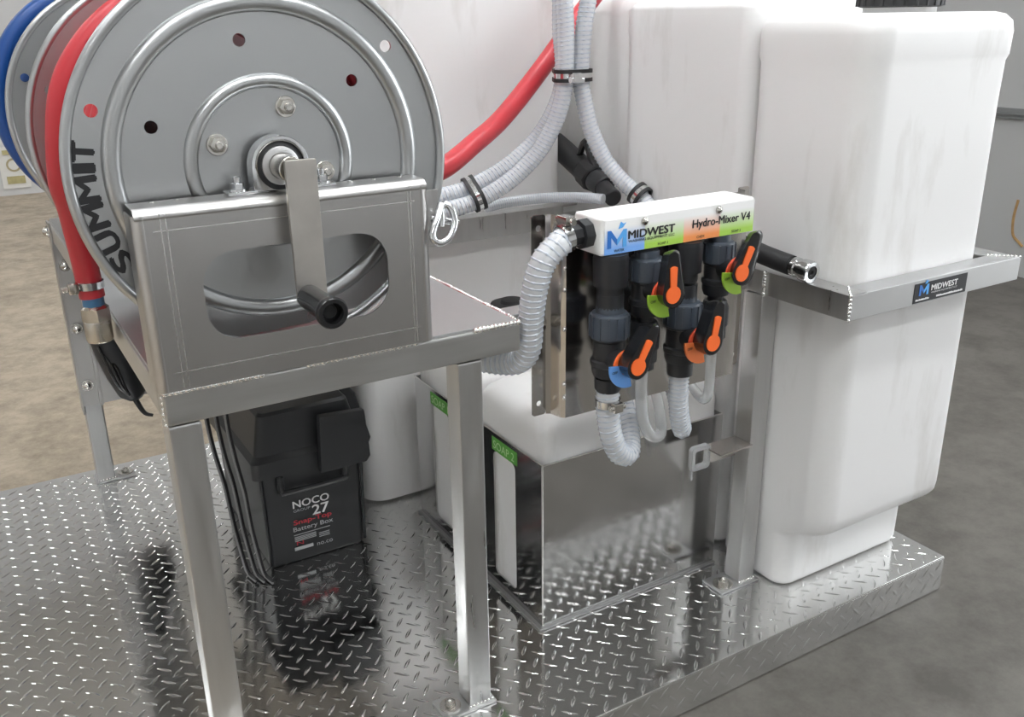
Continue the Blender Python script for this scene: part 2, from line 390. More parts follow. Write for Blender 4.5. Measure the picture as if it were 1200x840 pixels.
for i in range(int((DY1-DY0)/d)):
    for j in range(2):
        for k, a in ((0, PI/4), (.5, -PI/4)):
            z = -.016-d*(j+k*.95)
            if z > -.066: spots.append(Matrix.Translation((DX1, d*(i+.4+k), z)) @ RY @ Matrix.Rotation(a, 4, 'Z'))
# which treads the photograph shows largest: on the frame, in the open, nearest first
camp = Vector((-1.55278, -0.92717, 1.02365))
def inview(p):
    q = p-camp; z = q.dot(fw); u = 600+1084*q.dot(rt)/z; v = 420-1084*q.dot(up)/z
    return z > .1 and 5 < u < 1195 and 5 < v < 835
def covered(p):
    x, y, z = p
    if z < -.005: return False
    boxes = ((-.81, -.40, .22, .73), (-.43, .0, .07, .6), (-.92, -.36, .78, 1.34), (-1.18, -.94, .66, 1.02), (-1.40, -1.35, .11, .16), (-1.06, -.97, .11, .16))
    return any(a <= x <= b and c <= y <= e for a, b, c, e in boxes)
def key(m): p = m.translation; return (p-camp).length
vis = sorted([m for m in spots if inview(m.translation) and not covered(m.translation) and m.translation.x < .0001 and not (abs(m.translation.x-DX1) < 1e-4)], key=key)
near = vis[:300]; nid = set(id(m) for m in near)
for m in near:
    o = bpy.data.objects.new('tread', tm); COL.objects.link(o); o.matrix_world = m; o.parent = deck; o.matrix_parent_inverse = Matrix.Translation(-Vector(deck.location)); o.matrix_basis = m
V = []; F = []
for m in spots:
    if id(m) in nid: continue
    b = len(V); V += [m @ Vector(v) for v in TV]; F += [tuple(b+k for k in f) for f in TF]
me = bpy.data.meshes.new('tread_field'); me.from_pydata([tuple(v) for v in V], [], F); me.materials.append(MT['plate'])
for p in me.polygons: p.use_smooth = True
o = bpy.data.objects.new('tread_field', me); COL.objects.link(o); attach(o, deck); o['kind'] = 'stuff'; o['label'] = 'raised diamond treads of the deck plate'

# ================================================================== REEL TABLE
TL, TR, TY, TB, ZT, ZB, LW = -1.395, -.914, .119, 1.292, .625, .581, .039
table = thing('reel_table', ((TL+TR)/2, .7, 0), 'welded aluminium tube table carrying the two hose reels', 'table')
MB().box(TL, TR, TY, TY+LW, ZB, ZT-.002, .004).build('front_rail', 'alu_h', table)
MB().box(TL, TL+LW, TY+LW, TB, ZB, ZT-.002, .004).build('side_rail', 'alu_h', table)
MB().box(TR-LW, TR, TY+LW, TB, ZB, ZT-.002, .004).build('side_rail', 'alu_h', table)
MB().box(TL+LW, TR-LW, TB-LW, TB, ZB, ZT-.002, .004).build('rear_rail', 'alu_h', table)
MB().box(TL+.003, TR-.003, TY+.004, TB-.003, ZT-.002, ZT+.002, .001).build('top_plate', 'alu_dull', table)
def leg(x0, y0, foot, ztop=ZB):
    l = MB().box(x0, x0+LW, y0, y0+LW, .005, ztop, .004).build('leg', 'alu', table)
    fx = (x0-.045, x0+LW+.006) if foot < 0 else (x0-.006, x0+LW+.045)
    MB().box(fx[0], fx[1], y0-.006, y0+LW+.006, 0.0005, .005, .0015).build('foot_plate', 'alu_dull', l)
    bx = fx[0]+.02 if foot < 0 else fx[1]-.02
    mb = MB(); mb.cyl((bx, y0+LW/2, .005), (bx, y0+LW/2, .0075), .017, n=24); hexnut(mb, (bx, y0+LW/2, .0075), (0, 0, 1), .009, .006); mb.ball((bx, y0+LW/2, .0145), .0045)
    mb.build('foot_bolt', 'bolt', l)
    wm = MB(); weld(wm, (x0, y0, .006), (x0+LW, y0, .006), .003); wm.build('weld_seam', 'weld', l)
    return l
leg(TL, TY, 1); leg(-1.015, TY, -1); leg(TL, TB-LW, 1); leg(TR-LW-.06, TB-LW, 1)
for p0, p1, r_ in (((TL+.003, TY+.0005, ZT-.002), (TL+.115, TY+.0005, ZT-.002), .0042), ((-1.22, TY+.0005, ZT-.001), (-1.075, TY+.0005, ZT-.001), .0042), ((-.985, TY+.0005, ZT-.001), (TR-.003, TY+.0005, ZT-.001), .0042), ((TR-.003, TY+.01, ZT), (TR-.003, TY+.30, ZT), .0042), ((TL+.001, TY+.012, ZB-.002), (TL+.001, TY+.012, ZT-.004), .003)):
    weld(MB(), p0, p1, r_).build('weld_seam', 'weld', table)

# rear bracket plate with bolts on the back leg
t = thing('bracket_plate', (-1.34, 1.25, .2), 'stainless bracket plate bolted to the rear table leg behind the black switch', 'bracket')
MB().box(-1.3995, -1.3952, 1.247, 1.29, .18, .624, .001).box(-1.3995, -1.255, 1.2490, 1.2529, .20, .5805, .001).box(-1.362, -1.354, 1.238, 1.2495, .20, .5805, .001).build('plate', 'stainless', t)
for z in (.25, .385, .53):
    mb = MB(); mb.cyl((-1.381, 1.2492, z), (-1.381, 1.245, z), .013, n=20); mb.lathe([(.0095, 0), (.009, .004), (.005, .008), (0, .009)], (-1.381, 1.245, z), (0, -1, 0), 16)
    mb.build('bolt', 'bolt', t)
mb = MB(); mb.cyl((-1.3993, 1.27, .603), (-1.4025, 1.27, .603), .013, n=20); mb.lathe([(.0095, 0), (.009, .004), (.005, .008), (0, .009)], (-1.4025, 1.27, .603), (-1, 0, 0), 16)
mb.build('bolt', 'bolt', t)

# ================================================================== HOSE REELS
RC = (-1.227, .866); RR = .2275
def make_reel(y0, y1, label, letters):
    t = thing('hose_reel', (RC[0], (y0+y1)/2, ZT), label, 'hose reel', 'steel hose reels on the table')
    fr = FRONT(RC[0], 0, RC[1])
    holes = [(.2, 159.6), (.1385, 159.4), (.1385, 99.5), (.1385, 39.2), (.1985, 39.2), (.1385, -20.6), (.1985, -80.8), (.1385, -80.6), (.1385, -140.6), (.2, 99.5+180)]
    for nm, y, s in (('front_flange', y0, -1), ('rear_flange', y1, 1)):
        mb = MB(); hl = [circ(r*math.cos(math.radians(a)), r*math.sin(math.radians(a)), .0072, 18) for r, a in holes]
        mb.sheet(circ(0, 0, RR-.004, 128), hl, .003, ((RC[0], y, RC[1]), (1, 0, 0), (0, 0, 1)))
        # rolled rim and two pressed ridges
        mb.lathe([(RR-.006+.006*math.cos(a), .006*math.sin(a)) for a in [2*PI*i/12 for i in range(13)]], (RC[0], y+s*.003, RC[1]), (0, s, 0), 128)
        for rr, wd, ht in ((.1765, .0105, .0085), (.0925, .0082, .0075)):
            mb.lathe([(rr+wd*math.cos(a), .0012+ht*math.sin(a)) for a in [PI*i/10 for i in range(11)]], (RC[0], y, RC[1]), (0, s, 0), 112)
        fl = mb.build(nm, 'steel', t, 50)
        if s < 0:
            for r, a in ((.066, 158), (.066, 70), (.066, -14.5), (.066, -105)):
                x = RC[0]+r*math.cos(math.radians(a)); z = RC[1]+r*math.sin(math.radians(a))
                mb = MB(); mb.cyl((x, y-.0015, z), (x, y-.0045, z), .0125, n=24, bev=.0008); hexnut(mb, (x, y-.0045, z), (0, -1, 0), .0092, .0065)
                mb.cyl((x, y-.011, z), (x, y-.016, z), .0048, .0042, 12, .001); mb.build('flange_bolt', 'bolt', fl)
            if letters:
                word = 'SUMMIT'; wd = [.021, .0215, .0265, .0265, .0075, .0195]
                aa = [207.6, 200.2, 191.7, 183.3, 176.9, 172.0]   # letters run clockwise, tops outward
                off = 0
                mb = MB()
                for ch, a, wv in zip(word, aa, wd):
                    a = math.radians(a+off); rad = Vector((math.cos(a), 0, math.sin(a))); tan = Vector((math.sin(a), 0, -math.cos(a)))
                    o_ = Vector((RC[0], y-.0019, RC[1]))+rad*.1935-tan*(wv/2)
                    mb.text(ch, wv, .0215, (o_, tan, rad), d=.0004, bold=.085)
                mb.build('lettering', 'ink', fl, flat=True)
    mb = MB(); mb.cyl((RC[0], y0, RC[1]), (RC[0], y1, RC[1]), .105, n=48); mb.build('drum', 'steel', t)
    MB().cyl((RC[0], y0-.075, RC[1]), (RC[0], y1+.03, RC[1]), .0145, n=28, bev=.001).build('axle', 'bolt', t)
    return t
R1Y0, R1Y1, R2Y0, R2Y1 = .168, .545, .925, 1.235
reel = make_reel(R1Y0, R1Y1, 'steel hose reel with crank and black lettering, wound with red hose', True)
reel2 = make_reel(R2Y0, R2Y1, 'steel hose reel behind the crank reel, wound with blue hose', False)

# crank on the front reel
ca = MB(); ca.sheet(rrect(-1.2385, -1.2025, .715, .878, .0015, 2), [], .006, FRONT(0, .083, 0), .0006)
ca = ca.build('crank_arm', 'crank', reel)
hp0 = Vector((-1.226, .080, .722)); hp1 = Vector((-1.226, .004, .722))
MB().lathe([(0, 0), (.0135, 0), (.0145, .002), (.0148, .03), (.0150, .066), (.0178, .070), (.0182, .077), (.0165, .080), (.0118, .080), (.0112, .066), (0, .066)], (-1.226, .079, .722), (0, -1, 0), 36).build('crank_handle', 'blackgloss', ca)
mb = MB(); mb.cyl((-1.226, .0135, .722), (-1.226, .010, .722), .0085, n=20, bev=.001); mb.build('handle_bolt', 'blackrub', ca)

# ================================================================== REEL STANDS
GX, GR, GZ = -1.4, -1.053, .836
def make_stand(yf, yb, label):
    t = thing('reel_stand', ((GX+GR)/2, (yf+yb)/2, ZT+.002), label, 'reel stand', 'sheet metal stands under the hose reels')
    r = .011; z0 = ZT+.0025; th = .003
    mb = MB()
    slot = [(-1.334, .735), (-1.331, .752), (-1.320, .767), (-1.303, .774), (-1.150, .783), (-1.131, .778), (-1.116, .762), (-1.110, .740), (-1.111, .702), (-1.120, .686), (-1.136, .677), (-1.160, .674), (-1.300, .680), (-1.318, .685), (-1.330, .698), (-1.334, .714)]
    slot = [(p.x, p.y) for p in cr([(a, b, 0) for a, b in slot]+[(slot[0][0], slot[0][1], 0)], 4)][:-1]
    slot = rrect(-1.336, -1.112, .677, .781, .038, 10)
    mb.sheet([(GX+r, z0), (GR-r, z0), (GR-r, GZ-r), (GX+r, GZ-r)], [slot], th, FRONT(0, yf+th/2, 0))
    mb.build('front_plate', 'stainless', t, 40); mb = MB()
    # rolled corners and returns
    def quarter(cx, cy, a0): return [(cx+r*math.cos(a0+PI/2*i/6), cy+r*math.sin(a0+PI/2*i/6)) for i in range(7)]
    t2 = bmesh.new()
    def strip(pts, lo, hi):
        A = [t2.verts.new(lo(p)) for p in pts]; B = [t2.verts.new(hi(p)) for p in pts]
        for i in range(len(pts)-1): t2.faces.new((A[i], A[i+1], B[i+1], B[i]))
    left = [(GX, yb)]+[(GX+r-r*math.cos(a), yf+r-r*math.sin(a)) for a in [PI/2*i/6 for i in range(7)]]
    right = [(GR, yb)]+[(GR-r+r*math.cos(a), yf+r-r*math.sin(a)) for a in [PI/2*i/6 for i in range(7)]]
    for pr in (left, right): strip(pr, lambda p: (p[0], p[1], z0), lambda p: (p[0], p[1], GZ-r*.6))
    top = [(GZ, yb)]+[(GZ-r+r*math.cos(a), yf+r-r*math.sin(a)) for a in [PI/2*i/6 for i in range(7)]]
    strip(top, lambda p: (GX+.002, p[1], p[0]), lambda p: (GR-.002, p[1], p[0]))
    mb._add(t2)
    body = mb.build('bent_edge', 'stainless', t, 40)
    m2 = body.modifiers.new('thick', 'SOLIDIFY'); m2.thickness = .0022; m2.offset = 0; body.modifiers.move(1, 0)
    ln = MB()
    for a, b in (((GX+.028, z0+.004), (GX+.028, GZ-.006)), ((GX+.034, z0+.004), (GX+.034, GZ-.006)), ((GR-.028, z0+.004), (GR-.028, GZ-.006)), ((GR-.024, z0+.004), (GR-.024, GZ-.006)), ((GX+.02, GZ-.024), (GR-.02, GZ-.024)), ((GX+.02, z0+.022), (GR-.02, z0+.022))):
        ln.box(min(a[0], b[0])-.0005, max(a[0], b[0])+.0005, yf-.0004, yf+.0004, min(a[1], b[1])-.0005, max(a[1], b[1])+.0005)
    ln.build('scribe_line', 'weld', t)
    # pillow block bearing
    cx, cz = RC; ym = (yf+yb)/2+.012
    mb = MB(); arch = [(-.034, GZ-cz+.0015), (-.034, 0)]+[(-.034*math.cos(a), .034*math.sin(a)) for a in [PI*i/16 for i in range(1, 16)]]+[(.034, 0), (.034, GZ-cz+.0015)]
    inner = circ(0, 0, .0275, 32)
    mb.sheet([(x, z) for x, z in arch], [inner], .022, ((cx, ym, cz), (1, 0, 0), (0, 0, 1)), .0015)
    pb = mb.build('pillow_block', 'zinc', t)
    for s in (-1, 1):
        x = cx+s*.046
        mb = MB(); mb.box(cx+min(s*.030, s*.064), cx+max(s*.030, s*.064), ym-.012, ym+.012, GZ+.0012, GZ+.0048, .001); mb.build('block_foot', 'zinc', pb)
        mb = MB(); mb.cyl((x+s*.004, ym, GZ+.0048), (x+s*.004, ym, GZ+.0068), .0105, n=20); hexnut(mb, (x+s*.004, ym, GZ+.0068), (0, 0, 1), .0085, .0065); mb.cyl((x+s*.004, ym, GZ+.0135), (x+s*.004, ym, GZ+.021), .0042, n=12, bev=.001); mb.build('mounting_bolt', 'zinc', pb)
    MB().lathe([(.0275, 0), (.0275, .016), (.0225, .018), (.0225, 0)], (cx, ym+.008, cz), (0, -1, 0), 32).build('bearing_seal', 'blackrub', pb)
    MB().lathe([(.022, 0), (.022, .019), (.0175, .021), (.0148, .021), (.0148, 0)], (cx, ym+.008, cz), (0, -1, 0), 32).build('bearing_ring', 'alu_dull', pb)
    return t
st = make_stand(.108, .152, 'front sheet metal reel stand with long slot, under the crank')
for x in (-1.372, -1.345, -1.14, -1.11, -1.075):
    MB().cyl((x, .143, GZ+.001), (x, .143, GZ+.0025), .003, n=10).build('rivet', 'weld', st)
for yf, yb, lb in ((.575, .619, 'sheet metal reel stand between the two reels, near the red hose reel'), (.868, .912, 'sheet metal reel stand in front of the blue hose reel'), (1.243, 1.287, 'rearmost sheet metal reel stand behind the blue hose reel')):
    c = copy_tree(st); c.location.y += yf-.108; c['label'] = lb

# lynch pin on the stand's side
t = thing('lock_pin', (-1.035, .135, .78), 'bent steel ring pin hanging on the side of the crank stand', 'pin')
MB().box(-1.051, -1.018, .150, .153, .768, .815, .001).box(-1.051, -1.047, .122, .153, .768, .815, .001).build('tab', 'stainless', t)
ring = cr([(-1.031, .118, .802), (-1.041, .110, .786), (-1.051, .104, .770), (-1.050, .101, .760), (-1.040, .100, .757), (-1.027, .102, .764), (-1.018, .107, .778), (-1.018, .113, .793), (-1.024, .118, .801), (-1.031, .117, .795), (-1.034, .112, .783), (-1.036, .110, .775)], 8)
MB().tube(ring, .0046, 10).build('ring', 'zinc', t)
MB().cyl((-1.046, .118, .785), (-1.007, .118, .775), .0042, n=14, bev=.001).build('shank', 'zinc', t)

# ================================================================== RED AND BLUE HOSES
def coil(y0, y1, rad, r, turns, a0):
    n = int(turns*48); return [Vector((RC[0]+rad*math.cos(a0-2*PI*turns*i/n), y0+(y1-y0)*i/n, RC[1]+rad*math.sin(a0-2*PI*turns*i/n))) for i in range(n+1)]
P = coil(R1Y0+.024, R1Y1-.024, .170, .0185, 8.75, math.radians(-10))
end = P[-1]
tail = cr([(-.92, .47, .772), (-.833, .50, .782), (-.741, .56, .808), (-.642, .62, .845), (-.520, .68, .922), (-.410, .72, 1.011), (-.332, .735, 1.08), (-.25, .74, 1.16)], 10)
t = thing('wash_hose', (RC[0], .35, .68), 'thick red hose wound on the crank reel, tail rising past the clear hoses', 'hose')
MB().tube(P, .0185, 12).build('wound_coil', 'red_hose', t)
join = cr([(RC[0]+.170*math.cos(math.radians(-100)), .44, RC[1]-.167), (-1.13, .445, .712), (-1.02, .455, .752), (-.92, .47, .772)], 8)
MB().tube(join[:-1]+tail, .0185, 14).build('hose_tail', 'red_hose', t)
P = coil(R2Y0+.024, R2Y1-.085, .190, .0185, 6.0, 1.0)
P += [Vector((RC[0]+(.19+.029*min(1, i/20))*math.cos(1.0-2*PI*i/72), R2Y1-.085+.045*min(1, i/20), RC[1]+(.19+.029*min(1, i/20))*math.sin(1.0-2*PI*i/72))) for i in range(1, 66)]
o = MB().tube(P, .0185, 12).build('pressure_hose', 'blue_hose'); tag(o, 'blue hose wound to the rim of the rear reel', 'hose')

# red supply hose down to the inlet fitting
t = thing('supply_hose', (-1.416, .45, .60), 'short red hose hanging beside the reel rim, clamped to a threaded fitting', 'hose')
MB().tube(cr([(RC[0]+r_*math.cos(math.radians(a_)), .38, RC[1]+r_*math.sin(math.radians(a_))) for a_, r_ in ((40, .2015), (60, .2015), (80, .2015), (100, .2015), (120, .2015), (140, .2020), (160, .2030))]+[(-1.4325, .40, .840), (-1.4265, .42, .7916), (-1.421, .44, .735), (-1.4180, .45, .69), (-1.4168, .45, .662)], 10), .0172, 16).build('hose_body', 'red_hose', t)
cl = MB().lathe([(.0172, 0), (.0190, .001), (.0190, .011), (.0172, .012)], (-1.4174, .45, .674), (0, 0, 1), 28).build('hose_clamp', 'zinc', t)
mb = MB(); mb.box(-1.447, -1.433, .432, .446, .672, .688, .003).cyl((-1.455, .439, .679), (-1.432, .439, .681), .0042, n=8); mb.build('clamp_screw', 'brass', cl)
MB().lathe([(0, 0), (.013, 0), (.0145, .002), (.0145, .014), (.013, .016), (0, .016)], (-1.4166, .45, .648), (0, 0, 1), 24).build('thread_tape', 'bluetape', t)
mb = MB(); mb.lathe([(0, 0), (.0190, 0), (.0190, .018), (.0145, .022), (0, .022)], (-1.4164, .45, .628), (0, 0, 1), 8).lathe([(0, -.004), (.0170, -.004), (.0185, 0), (.0185, .025), (.0165, .029), (0, .029)], (-1.4162, .45, .601), (0, 0, 1), 28); mb.build('threaded_fitting', 'brass', t)

# switch with cable hanging at the bracket plate
t = thing('plug_switch', (-1.30, 1.21, .2), 'black plastic plug with short cord hanging below the red hose fitting', 'plug')
rot = Matrix.Rotation(.28, 3, 'Y')
mb = MB(); mb.tube([Vector((-1.338, 1.21, .40)), Vector((-1.334, 1.205, .385)), Vector((-1.322, 1.20, .34)), Vector((-1.306, 1.20, .28)), Vector((-1.294, 1.20, .235)), Vector((-1.291, 1.205, .222))], .03, 14, rf=lambda s: .022+.016*math.sin(PI*min(1, s*1.05))**.6); mb.build('plug_body', 'blackp', t)
mb = MB(); mb.cyl((-1.325, 1.165, .385), (-1.331, 1.19, .415), .014, .012, 16, .002); mb.build('plug_cap', 'blackgloss', t)
mb = MB()
for k in range(3): mb.tube(cr([(-1.352+.008*k, 1.172, .36-.02*k), (-1.340+.008*k, 1.163, .31), (-1.325+.006*k, 1.166, .26), (-1.306, 1.17, .235)]), .003, 6)
mb.build('plug_rib', 'blackgloss', t)
MB().tube(cr([(-1.297, 1.20, .235), (-1.289, 1.19, .205), (-1.278, 1.185, .18), (-1.262, 1.18, .172)]), .006, 10, rf=lambda s: .008-.0045*s).build('cord', 'blackrub', t)

# ================================================================== TANKS
def rbox(mb, x0, x1, y0, y1, z0, z1, r, taper=0, seg=5, rz=None):
    t = bmesh.new(); bmesh.ops.create_cube(t, size=1); bmesh.ops.scale(t, vec=(x1-x0, y1-y0, z1-z0), verts=t.verts)
    for v in t.verts:
        if v.co.z < 0: v.co.x *= 1-taper; v.co.y *= 1-taper
    bmesh.ops.bevel(t, geom=t.edges[:], offset=r, segments=seg, affect='EDGES', profile=.5)
    bmesh.ops.translate(t, verts=t.verts, vec=((x0+x1)/2, (y0+y1)/2, (z0+z1)/2)); return mb._add(t)
def loft(mb, rings, n=7):
    # stacked rounded rectangles: (z, x0, x1, y0, y1, r)
    t = bmesh.new(); R = []
    for z, x0, x1, y0, y1, r in rings: R.append([t.verts.new((a, b, z)) for a, b in rrect(x0, x1, y0, y1, r, n)])
    k = len(R[0])
    for A, B in zip(R, R[1:]):
        for i in range(k): t.faces.new((A[i], A[(i+1) % k], B[(i+1) % k], B[i]))
    t.faces.new(R[0][::-1]); t.faces.new(R[-1]); return mb._add(t)
def lid(parent, x, y, z, r=.068):
    mb = MB(); mb.lathe([(r*.86, 0), (r*.86, .062)], (x, y, z-.054), (0, 0, 1), 40).build('neck', 'tank', parent)
    mb = MB(); mb.lathe([(r*.9, 0), (r, .002), (r*1.01, .016), (r*.97, .022), (r*.55, .024), (r*.5, .03), (0, .031)], (x, y, z+.006), (0, 0, 1), 48)
    for i in range(24):
        a = 2*PI*i/24; mb.box(x+r*math.cos(a)-.002, x+r*math.cos(a)+.002, y+r*math.sin(a)-.002, y+r*math.sin(a)+.002, z+.008, z+.022)
    mb.build('screw_lid', 'blackrub', parent)
# front right tank with overhang above a narrower sump
x0, x1, y0, y1 = -.374, -.021, .010, .258
t = thing('leg_tank', (-.2, .16, 0), 'tall white plastic tank with black lid and metal band, on the deck corner', 'tank', None)
mb = MB()
def ov(z, f, s=0):   # f: 0 at the sump outline, 1 at the full outline
    return (z, x0+.010*(1-f)+s, x1+.003-.003*f-s, .088-(.078*f)+s, y1-s, .032)
loft(mb, [(.001, x0+.018, x1-.012, .098, y1-.012, .026), (.006, x0+.012, x1-.006, .092, y1-.006, .03), (.016, x0+.009, x1-.003, .088, y1, .032), (.112, x0+.007, x1-.002, .086, y1, .034), (.122, x0+.006, x1-.001, .080, y1, .035), (.128, x0+.005, x1-.001, .066, y1, .036), (.140, x0+.004, x1-.004, .034, y1, .038), (.148, x0+.003, x1-.005, .020, y1, .04), (.160, x0+.002, x1-.005, .011, y1, .042), (.178, x0+.001, x1-.004, .008, y1, .044), (.21, x0, x1-.003, .008, y1, .045), (.55, x0, x1, .010, y1, .045), (.88, x0, x1-.001, .010, y1, .045), (.945, x0-.001, x1, .009, y1, .045), (.955, x0-.004, x1+.003, .006, y1+.002, .045), (.99, x0-.005, x1+.004, .005, y1+.002, .046), (1.006, x0-.003, x1+.002, .008, y1, .046), (1.016, x0+.006, x1-.006, .017, y1-.008, .045), (1.020, x0+.02, x1-.02, .03, y1-.02, .04)])
mb.build('tank_body', 'tank', t, 60); lid(t, -.13, .165, 1.022)
# tank behind it
t = thing('leg_tank', (-.2, .44, 0), 'white plastic tank standing behind the lidded front tank', 'tank')
mb = MB(); x0, x1, y0, y1 = -.370, -.02, .264, .606
loft(mb, [(.001, x0+.015, x1-.015, y0+.015, y1-.015, .03), (.02, x0, x1, y0, y1, .025), (.6, x0, x1, y0, y1, .025), (.98, x0, x1, y0, y1, .025), (.99, x0-.002, x1+.002, y0, y1+.002, .025), (1.03, x0-.002, x1+.002, y0, y1+.002, .025), (1.040, x0+.004, x1-.004, y0+.006, y1-.006, .025), (1.046, x0+.02, x1-.02, y0+.02, y1-.02, .02)]); mb.build('tank_body', 'tank', t, 60)
t = thing('leg_tank', (-.15, .98, 0), 'white plastic tank in the rear corner behind the black elbow fitting', 'tank')
mb = MB(); rbox(mb, -.30, -.02, .635, 1.31, .001, 1.06, .04); mb.build('tank_body', 'tank', t, 60)
# large tank behind the table
t = thing('water_tank', (-.65, 1.05, 0), 'large smooth white water tank behind the reel table', 'tank')
mb = MB(); loft(mb, [(.001, -.885, -.405, .81, 1.31, .04), (.012, -.90, -.393, .792, 1.325, .05), (.6, -.905, -.390, .790, 1.328, .03), (1.2, -.905, -.390, .790, 1.328, .03), (1.23, -.895, -.40, .80, 1.32, .03)]); mb.build('tank_body', 'tank', t, 60)

# ================================================================== TANK BAND FRAME
BT, BZ, TH = .616, .575, .0042
t = thing('band_frame', (-.4, .16, 0), 'welded aluminium angle band with upright post around the white tanks', 'frame')
MB().box(-.4165, -.4165+TH, -.0315, .752, BZ, BT, .001).box(-.4165+TH, -.3765, -.0315, .752, BT-TH, BT, .001).build('side_band', 'alu', t)
fb = MB().box(-.4165+TH, .022, -.0315, -.0315+TH, BZ, BT, .001).box(-.3765, .022, -.0315+TH, .0075, BT-TH, BT, .001).build('front_band', 'alu_dull', t)
MB().box(.022-TH, .022, -.0315+TH, .64, BZ, BT, .001).box(-.0185, .022-TH, .0075, .64, BT-TH, BT, .001).build('side_band', 'alu', t)
MB().box(TR+.001, -.4165, .748, .752, .583, .632, .001).box(TR+.001, -.3765, .752, .787, .628, .632, .001).build('rear_band', 'alu', t)
MB().box(TR+.0002, -.4194, .1768, .2155, .578, .616, .004).build('cross_bar', 'alu', t)
p = MB().box(-.4195, -.380, .1445, .1835, .005, BZ-.0005, .003).build('post', 'alu', t)
MB().box(-.470, -.374, .136, .190, .0005, .005, .0015).build('foot_plate', 'alu_dull', p)
mb = MB(); mb.cyl((-.447, .158, .005), (-.447, .158, .008), .019, n=24); hexnut(mb, (-.447, .158, .008), (0, 0, 1), .0105, .007); mb.ball((-.447, .158, .016), .005); mb.build('foot_bolt', 'bolt', p)
for p0, p1, r_, st_ in (((-.4165, -.0315, BZ+.002), (-.4165, -.0315, BT), .003, .006), ((-.4155, -.030, BT), (-.378, .006, BT), .002, .006), ((-.4185, .143, BZ+.002), (-.4185, .143, BT-.002), .0042, .005), ((.020, -.0305, BT), (-.018, .006, BT), .0025, .006), ((-.418, .144, .006), (-.382, .144, .006), .003, .006)):
    weld(MB(), p0, p1, r_, st_).build('weld_seam', 'weld', t)
# printed sticker on the band
sk = MB().box(-.264, -.128, -.0322, -.0316, .5775, .6105, .0).build('sticker', 'ticket', fb); sk['label'] = 'black company sticker with blue and white logo'
yy = -.0324
for tx, w_, h_, x_, z_, b_ in (('MIDWEST', .068, .0095, -.222, .5945, .05), ('WASHING EQUIPMENT LLC', .068, .0032, -.222, .5892, 0)):
    MB().text(tx, w_, h_, FRONT(x_, yy, z_), bold=b_).build('lettering', 'inkw', sk, flat=True)
fp = MB(); random.seed(3); xx = -.259
while xx < -.137:
    w_ = random.uniform(.0014, .0030); 
    if not -.227 < xx < -.207: fp.box(xx, xx+w_, yy-.0005, yy, .5812, .5812+random.uniform(.0022, .0032))
    xx += w_+.0009
fp = fp.build('fine_print', 'inkw', sk); fp['kind'] = 'stuff'
def logo(mb1, mb2, x, y, z, s):
    mb1.prism([(0, 0), (0, .75), (.18, .75), (.5, .35), (.5, .1), (.2, .45), (.2, 0)], .0004, (Vector((x, y, z)), Vector((s, 0, 0)), Vector((0, 0, s))))
    mb2.prism([(.5, .1), (.5, .35), (.82, .75), (1, .75), (1, 0), (.8, 0), (.8, .45)], .0004, (Vector((x, y, z)), Vector((s, 0, 0)), Vector((0, 0, s))))
    mb2.prism([(.55, .78), (.68, 1.08), (.82, .98), (.95, 1.02), (.78, .82)], .0004, (Vector((x, y, z)), Vector((s, 0, 0)), Vector((0, 0, s))))
a, b = MB(), MB(); logo(a, b, -.252, yy, .5895, .0235); a.build('logo_dark', 'inkb', sk, flat=True); b.build('logo_light', 'inklb', sk, flat=True)

